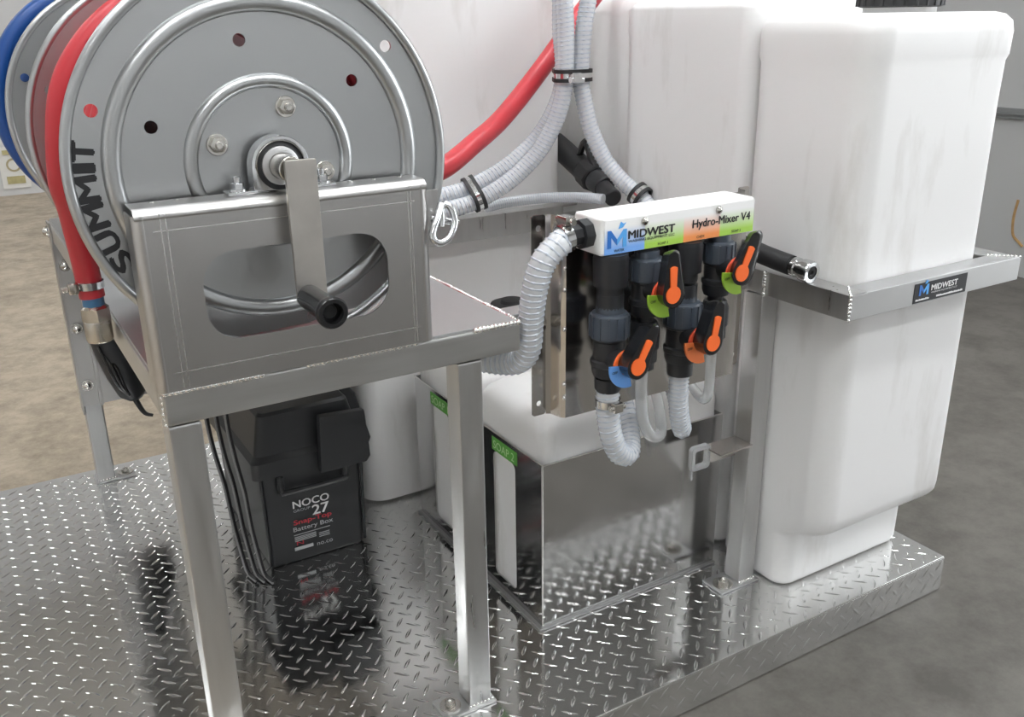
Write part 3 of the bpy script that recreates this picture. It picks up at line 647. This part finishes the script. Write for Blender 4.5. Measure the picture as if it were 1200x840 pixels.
# ================================================================== SOAP TANKS IN ALUMINIUM BOXES
def soap(yf, num, lab_box, lab_tank):
    x0, x1, yb, h = -.8075, -.405, yf+.243, .322
    t = thing('soap_box', ((x0+x1)/2, (yf+yb)/2, 0), lab_box, 'box', 'aluminium boxes around the soap tanks')
    MB().box(x0+.001, x1, yf, yf+.003, .002, h, .0007).build('front_panel', 'alu_sheet', t)
    MB().box(x0+.003, x1, yb-.003, yb, .002, h).build('rear_panel', 'alu_sheet', t)
    MB().box(x1-.003, x1, yf+.003, yb-.003, .002, h).build('side_panel', 'alu_sheet', t)
    mb = MB(); sl = rrect(-(yf+.163), -(yf+.087), .03, .287, .012, 5)
    mb.sheet([(-yb+.003, .002), (-yf-.003, .002), (-yf-.003, h), (-yb+.003, h)], [sl], .003, LEFT(x0+.0015, 0, 0)); sp = mb.build('side_panel', 'alu_sheet', t)
    MB().box(x0-.0003, x0+.0025, yf-.0003, yf+.0025, .002, h, .0008).build('corner_edge', 'weld', t)
    mb = MB(); mb.tube([(x0+.001, yf+.001, h), (x1, yf+.001, h)], .0014, 6).tube([(x0+.001, yf+.001, h), (x0+.001, yb, h)], .0014, 6); mb.build('top_edge', 'weld', t)
    mb = MB(); mb.box(x0-.008, x1, yf-.006, yf, .0008, .005).box(x0-.007, x0, yf, yb, .0008, .005); mb.build('base_trim', 'alu_dull', t)
    lb = MB().box(x0-.0008, x0-.0001, yf+.080, yf+.166, .288, .3135).build('name_label', 'greenlab', sp); lb['label'] = 'green soap label'
    MB().text('SOAP '+num, .072, .0155, LEFT(x0-.0009, yf+.16, .2928)).build('label_lettering', 'inklg', lb, flat=True)
    k = thing('soap_tank', ((x0+x1)/2, (yf+yb)/2, .006), lab_tank, 'tank', 'soap tanks in metal boxes')
    mb = MB(); e = .005
    loft(mb, [(.006, x0+.02, x1-.02, yf+.02, yb-.02, .02), (.02, x0+e, x1-e, yf+e, yb-e, .022), (.35, x0+e, x1-e, yf+e, yb-e, .022), (.372, x0+e+.002, x1-e-.002, yf+e+.002, yb-e-.002, .026), (.388, x0+.014, x1-.014, yf+.014, yb-.014, .032), (.398, x0+.028, x1-.028, yf+.028, yb-.028, .035), (.403, x0+.05, x1-.05, yf+.05, yb-.05, .035), (.404, x0+.08, x1-.08, yf+.08, yb-.08, .02)])
    mb.build('tank_body', 'tank', k, 60)
    lid(k, -.622, yf+.15, .445, .045)
soap(.231, '2', 'aluminium box with a slotted side and green label numbered two', 'white soap tank in the box labelled two')
soap(.481, '1', 'aluminium box behind the table leg, green label numbered one', 'white soap tank in the box labelled one, near the water tank')

# hold-down bracket on the post
t = thing('clip_bracket', (-.47, .17, .3), 'shiny aluminium tab with square clear clip beside the upright post', 'bracket')
MB().box(-.498, -.4205, .178, .182, .262, .300, .001).box(-.498, -.4205, .135, .182, .2965, .3005, .001).build('tab', 'panel', t)
mb = MB(); mb.sheet(rrect(-.535, -.492, .262, .308, .008, 4), [rrect(-.527, -.500, .270, .300, .005, 4)], .010, FRONT(0, .172, 0), .001).box(-.532, -.529, .170, .174, .245, .263); mb.build('clip', 'clearplastic', t)

# ================================================================== MIXER PANEL
t = thing('mixer_panel', (-.725, .05, .49), 'polished steel panel with white printed manifold, dark valves and orange levers', 'mixer panel')
mix = t
Z0, Z1 = .4935, .779; fy, py = .0835, .056; xl, xr = -.918, -.530
mb = MB()
prof = [(xl, fy), (-.896, fy), (-.890, fy-.004), (-.886, py+.005), (-.881, py), (-.566, py), (-.561, py+.005), (-.557, fy-.004), (-.551, fy), (xr, fy)]
tb = bmesh.new(); A = [tb.verts.new((x, y, Z0)) for x, y in prof]; B = [tb.verts.new((x, y, Z1)) for x, y in prof]
for i in range(len(prof)-1):
    if i not in (0, len(prof)-2): tb.faces.new((A[i], A[i+1], B[i+1], B[i]))
bmesh.ops.solidify(tb, geom=tb.faces[:], thickness=.002)
mb._add(tb)
for a, b in ((xl, -.896), (-.551, xr)):
    c = (a+b)/2
    mb.sheet(rrect(a, b, Z0, Z1, .004, 3), [circ(c, Z1-.018, .0042, 16), circ(c, Z0+.018, .0042, 16)], .002, FRONT(0, fy+.001, 0))
mb.build('backplate', 'panel', mix, 30)
mb = MB(); hexnut(mb, (-.907, fy, .627), (0, -1, 0), .009, .006); mb.cyl((-.907, fy-.006, .627), (-.907, fy-.012, .627), .005, n=12, bev=.001); mb.build('panel_bolt', 'bolt', mix)
mb = MB()
for zz in (.71, .68, .625, .545, .525): mb.ball((-.884, py-.001, zz), .003)
mb.build('tack_weld', 'weld', mix)
man = MB().box(-.871, -.609, -.007, .0535, .736, .785, .004, 3).build('manifold', 'hdpe', mix)
MB().box(-.8665, -.6105, -.0078, -.0071, .7375, .7815).build('printed_face', 'print', man)
ty = -.008
for tx, w_, h_, x_, z_, b_ in (('MIDWEST', .0765, .0105, -.8295, .7545, .05), ('WASHING EQUIPMENT LLC', .0765, .0036, -.8295, .7492, .04), ('WATER', .016, .0034, -.852, .7402, .03), ('SOAP 1', .017, .0034, -.781, .7402, .03), ('CHEM', .013, .0034, -.714, .7402, .03), ('SOAP 2', .017, .0034, -.651, .7402, .03)):
    MB().text(tx, w_, h_, FRONT(x_, ty, z_), bold=b_).build('lettering', 'ink', man, flat=True)
o = MB().text('Hydro-Mixer V4', .104, .0145, FRONT(-.722, ty, .7515), shear=0, bold=.03).build('product_lettering', 'ticket', man, flat=True)
a, b = MB(), MB(); logo(a, b, -.8625, ty, .7455, .0305); a.build('logo_dark', 'inkb', man, flat=True); b.build('logo_light', 'inklb', man, flat=True)
for x in (-.8035, -.6763):
    MB().lathe([(.0055, 0), (.005, .0025), (.0025, .0045), (0, .005)], (x, -.0078, .7745), (0, -1, 0), 20).build('rivet', 'bolt', man)

AY = .006
def valve(x, ztop, r, dialmat, hub, ang, adapter=None, tail=None, tailr=.0165):
    # ztop: top of the union nut; hub: (x, z) of the lever hub at its front face
    hx, hz = hub; dx = x; dz = hz-.012
    mb = MB(); s = r/.026
    if adapter: mb.lathe([(0, .0), (.018, 0), (.018, .012), (.0225, .013), (.0235, .05), (.0225, .052), (.0225, .056), (0, .056)], (x, AY, .736-.056), (0, 0, 1), 28); mb.lathe([(0, 0), (.0185, 0), (.0185, .03), (0, .03)], (x, AY, ztop-.004), (0, 0, 1), 24)
    else: mb.lathe([(0, 0), (.014, 0), (.014, .736-ztop+.0045), (0, .736-ztop+.0045)], (x, AY+.004, ztop-.005), (0, 0, 1), 24)
    H = .055*s
    zb = ztop-.034*s-H
    mb.lathe([(0, -.012), (r*.5, -.012), (r*.5, 0), (r*.78, .001), (r*.88, .008), (r*.88, .016), (r*.95, .018), (r*.95, .024), (r*.82, .026), (r*.82, H-.004), (r*.9, H-.002), (r*.9, H+.004), (0, H+.004)], (x, AY, zb), (0, 0, 1), 32)
    mb.cyl((dx, AY, dz), (dx, -.032, dz), .0165*s, n=24)
    if tail:
        z = zb-.008
        mb.lathe([(0, 0), (tailr*.8, 0), (tailr*.8, .01), (tailr, .012), (tailr, .03), (tailr*1.12, .031), (tailr*1.12, z-tail-.01), (tailr*.9, z-tail), (0, z-tail)], (x, AY, tail), (0, 0, 1), 24)
    v = mb.build('valve', 'pvcblack', mix)
    mb = MB(); h = .034*s; mb.lathe([(0, 0), (r*.93, 0), (r, .003), (r, h-.004), (r*.9, h), (r*.72, h+.001), (r*.70, h+.010), (0, h+.010)], (x, AY, ztop-h), (0, 0, 1), 36)
    for i in range(14):
        q = 2*PI*i/14; mb.box(-.0016, .0016, -.0012, .0012, -h*.42, h*.42, rot=Matrix.Rotation(q, 3, 'Z'))
        bmesh.ops.translate(mb.bm, verts=mb.bm.verts[-8:], vec=(x+r*math.cos(q), AY+r*math.sin(q), ztop-h/2))
    mb.build('union_nut', 'pvc', v)
    MB().cyl((dx, -.031, dz), (dx, -.035, dz), .0215, n=32, bev=.001).build('dial', 'red_dial' if dialmat != 'lab_blue' else 'orange', v)
    sec = [(.030*math.cos(q), .030*math.sin(q)) for q in [math.radians(172+110*i/12) for i in range(13)]]+[(.013*math.cos(q), .013*math.sin(q)) for q in [math.radians(282-110*i/12) for i in range(13)]]
    dl = MB().prism(sec, .003, ((dx-.001, -.0352, dz), (1, 0, 0), (0, 0, 1))).build('dial_label', dialmat, v)
    MB().text('OFF', .0085, .0034, FRONT(dx-.0275, -.0385, dz-.0065), bold=.03).build('dial_lettering', 'ink', v, flat=True)
    # lever: two-circle outline tapering forward
    q = math.radians(ang); u = Vector((math.cos(q), 0, math.sin(q))); w_ = Vector((-math.sin(q), 0, math.cos(q)))
    def key_outline(r0, r1, L, n=14):
        al = math.asin(r1/r0); out = []
        for i in range(n+1):
            b = al+(2*PI-2*al)*i/n; out.append((r0*math.cos(b), r0*math.sin(b)))
        for i in range(9):
            b = -PI/2*.6+PI*.6*i/8; out.append((L+r1*math.cos(b)-r1, r1*1.15*math.sin(b)/math.sin(PI/2*.6)))
        return out
    def pear(r0, r1, L, n=10):
        al = math.acos((r0-r1)/L); out = []
        for i in range(n+1):
            b = al+(2*PI-2*al)*i/n; out.append((r0*math.cos(b), r0*math.sin(b)))
        for i in range(n+1):
            b = -al+2*al*i/n; out.append((L+r1*math.cos(b), r1*math.sin(b)))
        return out
    tb = bmesh.new(); R = []
    org = Vector((hx, 0, hz))
    for y, k, sh in ((-.0355, .92, 0), (-.052, 1.0, .2), (-.069, 1.0, .75), (-.072, .95, 1)):
        c = Vector((dx, y, dz+.004)).lerp(Vector((hx, y, hz)), sh)
        R.append([tb.verts.new(Vector((c.x, y, c.z))+u*a*k+w_*b*k) for a, b in pear(.0175, .0085, .05)])
    n = len(R[0])
    for A_, B_ in zip(R, R[1:]):
        for i in range(n): tb.faces.new((A_[i], A_[(i+1) % n], B_[(i+1) % n], B_[i]))
    tb.faces.new(R[0]); tb.faces.new(R[-1][::-1])
    mb = MB(); mb._add(tb); lv = mb.build('lever', 'blackgloss', v)
    MB().prism(key_outline(.0115, .0048, .037), .0022, ((hx, -.0715, hz), u, -w_ if False else w_), 0).build('lever_insert', 'orange', v)
    return zb
valve(-.8455, .656, .0262, 'lab_blue', (-.858, .606), 62, adapter=True, tail=.533)
valve(-.7865, .722, .0235, 'lab_green', (-.806, .692), 92, tail=.565, tailr=.019)
valve(-.719, .650, .0262, 'lab_orange', (-.733, .614), 80, adapter=True, tail=.538)
valve(-.659, .727, .0225, 'lab_green', (-.690, .703), 66, tail=.575, tailr=.0175)
# hose barb with ring nut on the left end of the manifold
MB().lathe([(0, 0), (.0195, 0), (.0195, .013), (.014, .014), (.014, .03), (0, .03)], (-.8712, .023, .762), (-1, 0, -.05), 8).build('inlet_nut', 'pvcblack', man)

# ================================================================== CLEAR HOSES
def clear_hose(name, pts, r, label, spiral=True, pitch=.0082, group=None, m='clear', n=12):
    P = resample(cr(pts, n), .006)
    t = thing(name, pts[0], label, 'hose', group)
    MB().tube(P, r, 14).build('hose_wall', m, t)
    if spiral: MB().tube(helix_on(P, r*.985, pitch), r*.115, 6).build('spiral_rib', 'spiral', t)
    return t
h = clear_hose('suction_hose', [(-.905, .023, .758), (-.917, .02, .754), (-.939, .023, .733), (-.947, .031, .695), (-.946, .042, .650), (-.943, .052, .613), (-.946, .070, .588), (-.960, .098, .580), (-.985, .135, .580), (-1.01, .17, .580)], .0165, 'clear ribbed hose curving from the white manifold end down to the table corner')
hc = MB().lathe([(.0168, 0), (.0185, .0005), (.0185, .0125), (.0168, .013)], (-.900, .023, .7605), (-1, 0, -.15), 28).build('hose_clamp', 'zinc', h)
mb = MB(); mb.box(-.912, -.896, .012, .034, .777, .788, .002).cyl((-.904, .006, .782), (-.904, .042, .782), .0042, n=10); mb.build('clamp_screw', 'bolt', hc)
h = clear_hose('suction_hose', [(-.8455, AY, .545), (-.845, AY, .515), (-.838, .006, .475), (-.820, .01, .442), (-.795, .02, .432), (-.772, .05, .450), (-.757, .09, .49), (-.745, .13, .53)], .0155, 'clear ribbed hose looping under the valve with the blue dial')
hc = MB().lathe([(.0158, 0), (.0175, .0005), (.0175, .0105), (.0158, .011)], (-.8455, AY, .522), (0, 0, 1), 28).build('hose_clamp', 'zinc', h)
mb = MB(); mb.box(-.853, -.838, AY-.027, AY-.016, .520, .534, .002).cyl((-.858, AY-.022, .527), (-.834, AY-.022, .527), .0042, n=10); mb.build('clamp_screw', 'bolt', hc)
clear_hose('soap_tube', [(-.7865, AY, .572), (-.786, .008, .53), (-.778, .012, .485), (-.757, .018, .450), (-.728, .03, .441), (-.706, .06, .460), (-.69, .10, .50)], .0085, 'thin clear tube looping below the green dial valve beside the blue one', False, m='clear_soft')
clear_hose('chemical_hose', [(-.719, AY, .553), (-.719, AY, .52), (-.714, .008, .478), (-.700, .016, .447), (-.684, .035, .446), (-.670, .065, .475), (-.662, .10, .515)], .0135, 'clear braided hose looping below the valve with the orange dial', True, .006)
clear_hose('soap_tube', [(-.659, AY, .580), (-.658, .008, .54), (-.655, .012, .50), (-.648, .03, .478), (-.640, .07, .49), (-.636, .11, .53)], .0075, 'thin clear tube hanging below the valve at the far end of the manifold', False, m='clear_soft')
# the panel and its short hoses were drawn at reduced size: enlarge them and seat the backplate against the cross bar
PS = 1.0905; PT = Vector((.1405, .0839, -.0926))
for o in list(COL.objects):
    if o.parent is None and o.name.split('.')[0] in ('mixer_panel', 'suction_hose', 'soap_tube', 'chemical_hose'):
        o.location = Vector(o.location)*PS+PT; o.scale = (PS, PS, PS)
# hoses rising in a bundle behind the panel
HA = [(-.80, .692, .660), (-.74, .682, .668), (-.675, .668, .684), (-.605, .650, .722), (-.550, .630, .780), (-.5235, .608, .85), (-.5155, .5995, .915), (-.516, .598, 1.0), (-.523, .598, 1.09), (-.53, .598, 1.2)]
OFF = [(.001, .032, .021), (.001, .032, .021), (.002, .0315, .021), (.006, .034, .018), (.0105, .0355, .011), (.0155, .0345, .004), (.0185, .0325, 0), (.014, .036, 0), (.0185, .034, 0), (.012, .037, 0)]
HB = [tuple(a_+b_ for a_, b_ in zip(p_, q_)) for p_, q_ in zip(HA, OFF)]
HC = [(-.394, .462, .655), (-.397, .50, .682), (-.415, .54, .712), (-.440, .57, .755), (-.462, .585, .81), (-.474, .595, .87), (-.4785, .5995, .915), (-.474, .598, 1.0), (-.463, .595, 1.07), (-.45, .592, 1.2)]
clear_hose('suction_hose', HA, .0165, 'clear ribbed hose rising from the rear band clamp, outer one of the bundle')
clear_hose('suction_hose', HB, .0165, 'clear ribbed hose rising from the rear band clamp, inner one of the bundle')
clear_hose('suction_hose', HC, .0155, 'clear ribbed hose rising from the side band clamp beside the white tank')
clear_hose('braided_tube', [(-.62, .735, .653), (-.56, .725, .660), (-.50, .69, .666), (-.455, .64, .670), (-.425, .585, .671)], .0105, 'straight clear braided tube lying along the rear band', True, .005)
def cushion(name, centres, ax, r, label):
    # rubber lined strap following the outline of the hoses it holds
    C_ = [Vector(c) for c in centres]; mid = sum(C_, Vector())/len(C_); a = Vector(ax).normalized(); u = a.orthogonal().normalized(); v = a.cross(u)
    q = [((c-mid).dot(u), (c-mid).dot(v)) for c in C_]
    t = thing(name, mid, label, 'clamp', 'cushioned hose clamps')
    def strap(nm, m, k, hw, r0, r1, n=48):
        tb = bmesh.new(); R = []
        for i in range(n):
            th = 2*PI*i/n; d0, d1 = math.cos(th), math.sin(th); b = max(q, key=lambda p: p[0]*d0+p[1]*d1); row = []
            for rr, h in ((r0, -hw), (r1, -hw), (r1, hw), (r0, hw)): row.append(tb.verts.new(mid+u*(b[0]+rr*d0)+v*(b[1]+rr*d1)+a*(k+h)))
            R.append(row)
        for i in range(n):
            A_, B_ = R[i], R[(i+1) % n]
            for k_ in range(4): tb.faces.new((A_[k_], A_[(k_+1) % 4], B_[(k_+1) % 4], B_[k_]))
        mb = MB(); mb._add(tb); return mb.build(nm, m, t)
    for k in (-.008, .008): strap('rubber_lip', 'blackrub', k, .0035, r, r+.0038)
    strap('steel_band', 'zinc', 0, .0045, r+.0006, r+.0022)
    return t
cushion('hose_clamp', [HA[2], HB[2]], (1, -.25, .35), .0186, 'black cushioned clamp holding two clear hoses on the rear band')
cushion('hose_clamp', [(-.3985, .507, .688)], (.25, -.75, -.5), .0205, 'black cushioned clamp holding one clear hose beside the white manifold')
c = cushion('hose_clamp', [HA[6], HB[6], HC[6]], (0, 0, 1), .0186, 'black cushioned clamp tying the rising clear hose bundle')
mb = MB(); mb.box(-.521, -.502, .560, .5795, .905, .922, .003).cyl((-.526, .566, .909), (-.497, .566, .907), .006, n=10); mb.build('clamp_screw', 'zinc', c)

# black elbow fittings behind the bundle
t = thing('elbow_fitting', (-.36, .70, .64), 'black plastic elbow and coupling between the white tanks', 'fitting')
MB().cyl((-.338, .90, .745), (-.362, .745, .703), .026, n=24, bev=.003).cyl((-.362, .745, .705), (-.368, .70, .690), .031, n=8, bev=.004).build('elbow', 'blackrub', t)
MB().cyl((-.368, .70, .690), (-.373, .655, .679), .0245, n=24, bev=.003).cyl((-.376, .66, .68), (-.392, .60, .667), .018, n=20, bev=.003).build('coupling', 'pvcblack', t)
MB().tube(cr([(-.36, .77, .735), (-.362, .745, .765), (-.365, .72, .735), (-.366, .70, .715)]), .008, 8).build('cam_arm', 'blackgloss', t)
# pressure coupler lying on the side band
t = thing('wand_hose', (-.40, .15, .618), 'black rubber hose with chrome quick coupler lying on the side band', 'hose')
MB().tube(cr([(-.425, .30, .665), (-.421, .22, .655), (-.416, .15, .643), (-.413, .092, .637)]), .0165, 18).build('hose_body', 'blackrub', t)
MB().lathe([(.010, 0), (.013, 0), (.0135, .008), (.0165, .009), (.0165, .016), (.0145, .018), (.0145, .024), (.018, .026), (.0185, .040), (.017, .045), (.011, .045), (.010, .038), (0, .037)], (-.413, .096, .637), (.05, -1, -.08), 30).build('quick_coupler', 'zinc', t)
MB().lathe([(0, 0), (.0095, 0), (.0095, .004), (.0045, .0042), (.004, .001), (0, .001)], (-.4112, .0565, .6338), (.05, -1, -.08), 24).build('coupler_seal', 'blackrub', t)

# ================================================================== BATTERY BOX
bx0, bx1, by0, by1 = -1.163, -.957, .672, 1.0
t = thing('battery_box', ((bx0+bx1)/2, (by0+by1)/2, 0), 'black lidded battery box with printed label on the deck under the table', 'battery box')
mb = MB(); loft(mb, [(.001, bx0+.008, bx1-.008, by0+.006, by1-.006, .008), (.006, bx0+.004, bx1-.004, by0+.003, by1-.003, .01), (.215, bx0, bx1, by0, by1, .012)], 4); body = mb.build('box_body', 'blackp', t)
for xa, xb in ((bx0+.004, bx0+.001), (bx1-.004, bx1-.001)): MB().tube([(xa, by0+.002, .01), (xb, by0-.001, .205)], .003, 6).build('corner_ridge', 'blackp', body)
mb = MB(); loft(mb, [(.205, bx0-.014, bx1+.014, by0-.012, by1+.012, .014), (.238, bx0-.014, bx1+.014, by0-.012, by1+.012, .014), (.241, bx0-.011, bx1+.011, by0-.009, by1+.009, .014), (.248, bx0-.004, bx1+.004, by0-.002, by1+.002, .014), (.322, bx0+.012, bx1-.012, by0+.012, by1-.012, .014), (.327, bx0+.018, bx1-.018, by0+.018, by1-.018, .012)], 4); ld = mb.build('lid', 'blackp', t, 30)
mb = MB(); mb.prism([(0, 0), (.095, .0), (.104, .012), (.098, .112), (.006, .118)], .017, (( -1.052, by0-.016, .199), (1, 0, 0), (0, 0, 1)), .003); mb.build('snap_latch', 'blackp', ld)
mb = MB(); mb.prism([(0, .0), (-.19, 0), (-.17, .10), (-.03, .12)], .03, ((bx1+.012, .72, .205), (0, -1, 0), (0, 0, 1)), .004) if False else None
mb = MB(); loft(mb, [(.190, bx1+.014, bx1+.050, .74, .93, .01), (.200, bx1+.014, bx1+.052, .735, .935, .012), (.30, bx1+.0, bx1+.030, .75, .92, .01), (.34, bx1-.03, bx1+.004, .76, .91, .01)], 4); mb.build('side_latch', 'blackp', ld)
mb = MB(); mb.tube(cr([(bx0+.036, by0-.004, .200), (bx0+.038, by0-.011, .172), (bx0+.048, by0-.014, .168), (bx1-.050, by0-.014, .168), (bx1-.040, by0-.011, .172), (bx1-.036, by0-.004, .200)], 5), .0055, 8); mb.box(bx0+.030, bx0+.044, by0-.010, by0, .165, .200, .003).box(bx1-.044, bx1-.030, by0-.010, by0, .165, .200, .003); mb.build('carry_handle', 'blackp', body)
fy_ = by0-.0005
for tx, w_, h_, x_, z_, m_, b_ in (('NOCO', .074, .0155, -1.105, .1225, 'inkw', .035), ('27', .034, .0215, -1.067, .0975, 'inkw', .03), ('GROUP', .034, .0055, -1.105, .1135, 'inkg', 0), ('Battery Box', .082, .0125, -1.109, .0680, 'inkg', .01), ('no.co', .033, .0065, -1.064, .0265, 'inkg', 0), ('Snap-Top', .078, .0135, -1.107, .0825, 'inkr', .03), ('N', .014, .009, -1.105, .0395, 'inkr', 0)):
    MB().text(tx, w_, h_, FRONT(x_, fy_, z_), bold=b_).build('lettering', m_, body, flat=True)
MB().box(-1.109, -1.034, by0-.0012, by0-.0004, .0625, .0638).build('label_rule', 'inkg', body)
mb = MB()
for k in range(4): mb.box(-1.108, -1.064, by0-.0012, by0-.0003, .0575-.003*k, .0587-.003*k)
for k in range(3): mb.box(-1.058, -1.036, by0-.0012, by0-.0003, .0525-.004*k, .0537-.004*k)
mb.box(-1.110, -1.072, by0-.0012, by0-.0003, .0285, .0355); mb.build('fine_print', 'inkg', body)

# wires beside the battery box
for k, (dx, dy, lb) in enumerate(((0, 0, 'black wire hanging beside the battery box, nearest its front corner'), (-.013, .025, 'black wire hanging beside the battery box, middle one of three'), (-.026, .05, 'black wire hanging beside the battery box, outermost of three'))):
    P = cr([(-1.19+dx, .70+dy, .578), (-1.200+dx, .695+dy, .45), (-1.204+dx, .695+dy, .34), (-1.200+dx, .69+dy, .26), (-1.190+dx, .69+dy*.8, .18), (-1.186+dx, .685+dy*.6, .10), (-1.180+dx, .675+dy*.5, .03), (-1.178+dx, .655+dy*.5, .0065), (-1.172+dx, .62+dy*.5, .0065)], 10)
    t = thing('battery_wire', (-1.19+dx, .69+dy, .002), lb, 'wire', 'wires beside the battery box')
    MB().tube(P, .0045, 8).build('sheath', 'blackrub', t)
    MB().tube([p+Vector((-.0028, -.0028, 0.0004)) for p in P], .0022, 6).build('stripe', 'wirestripe', t)
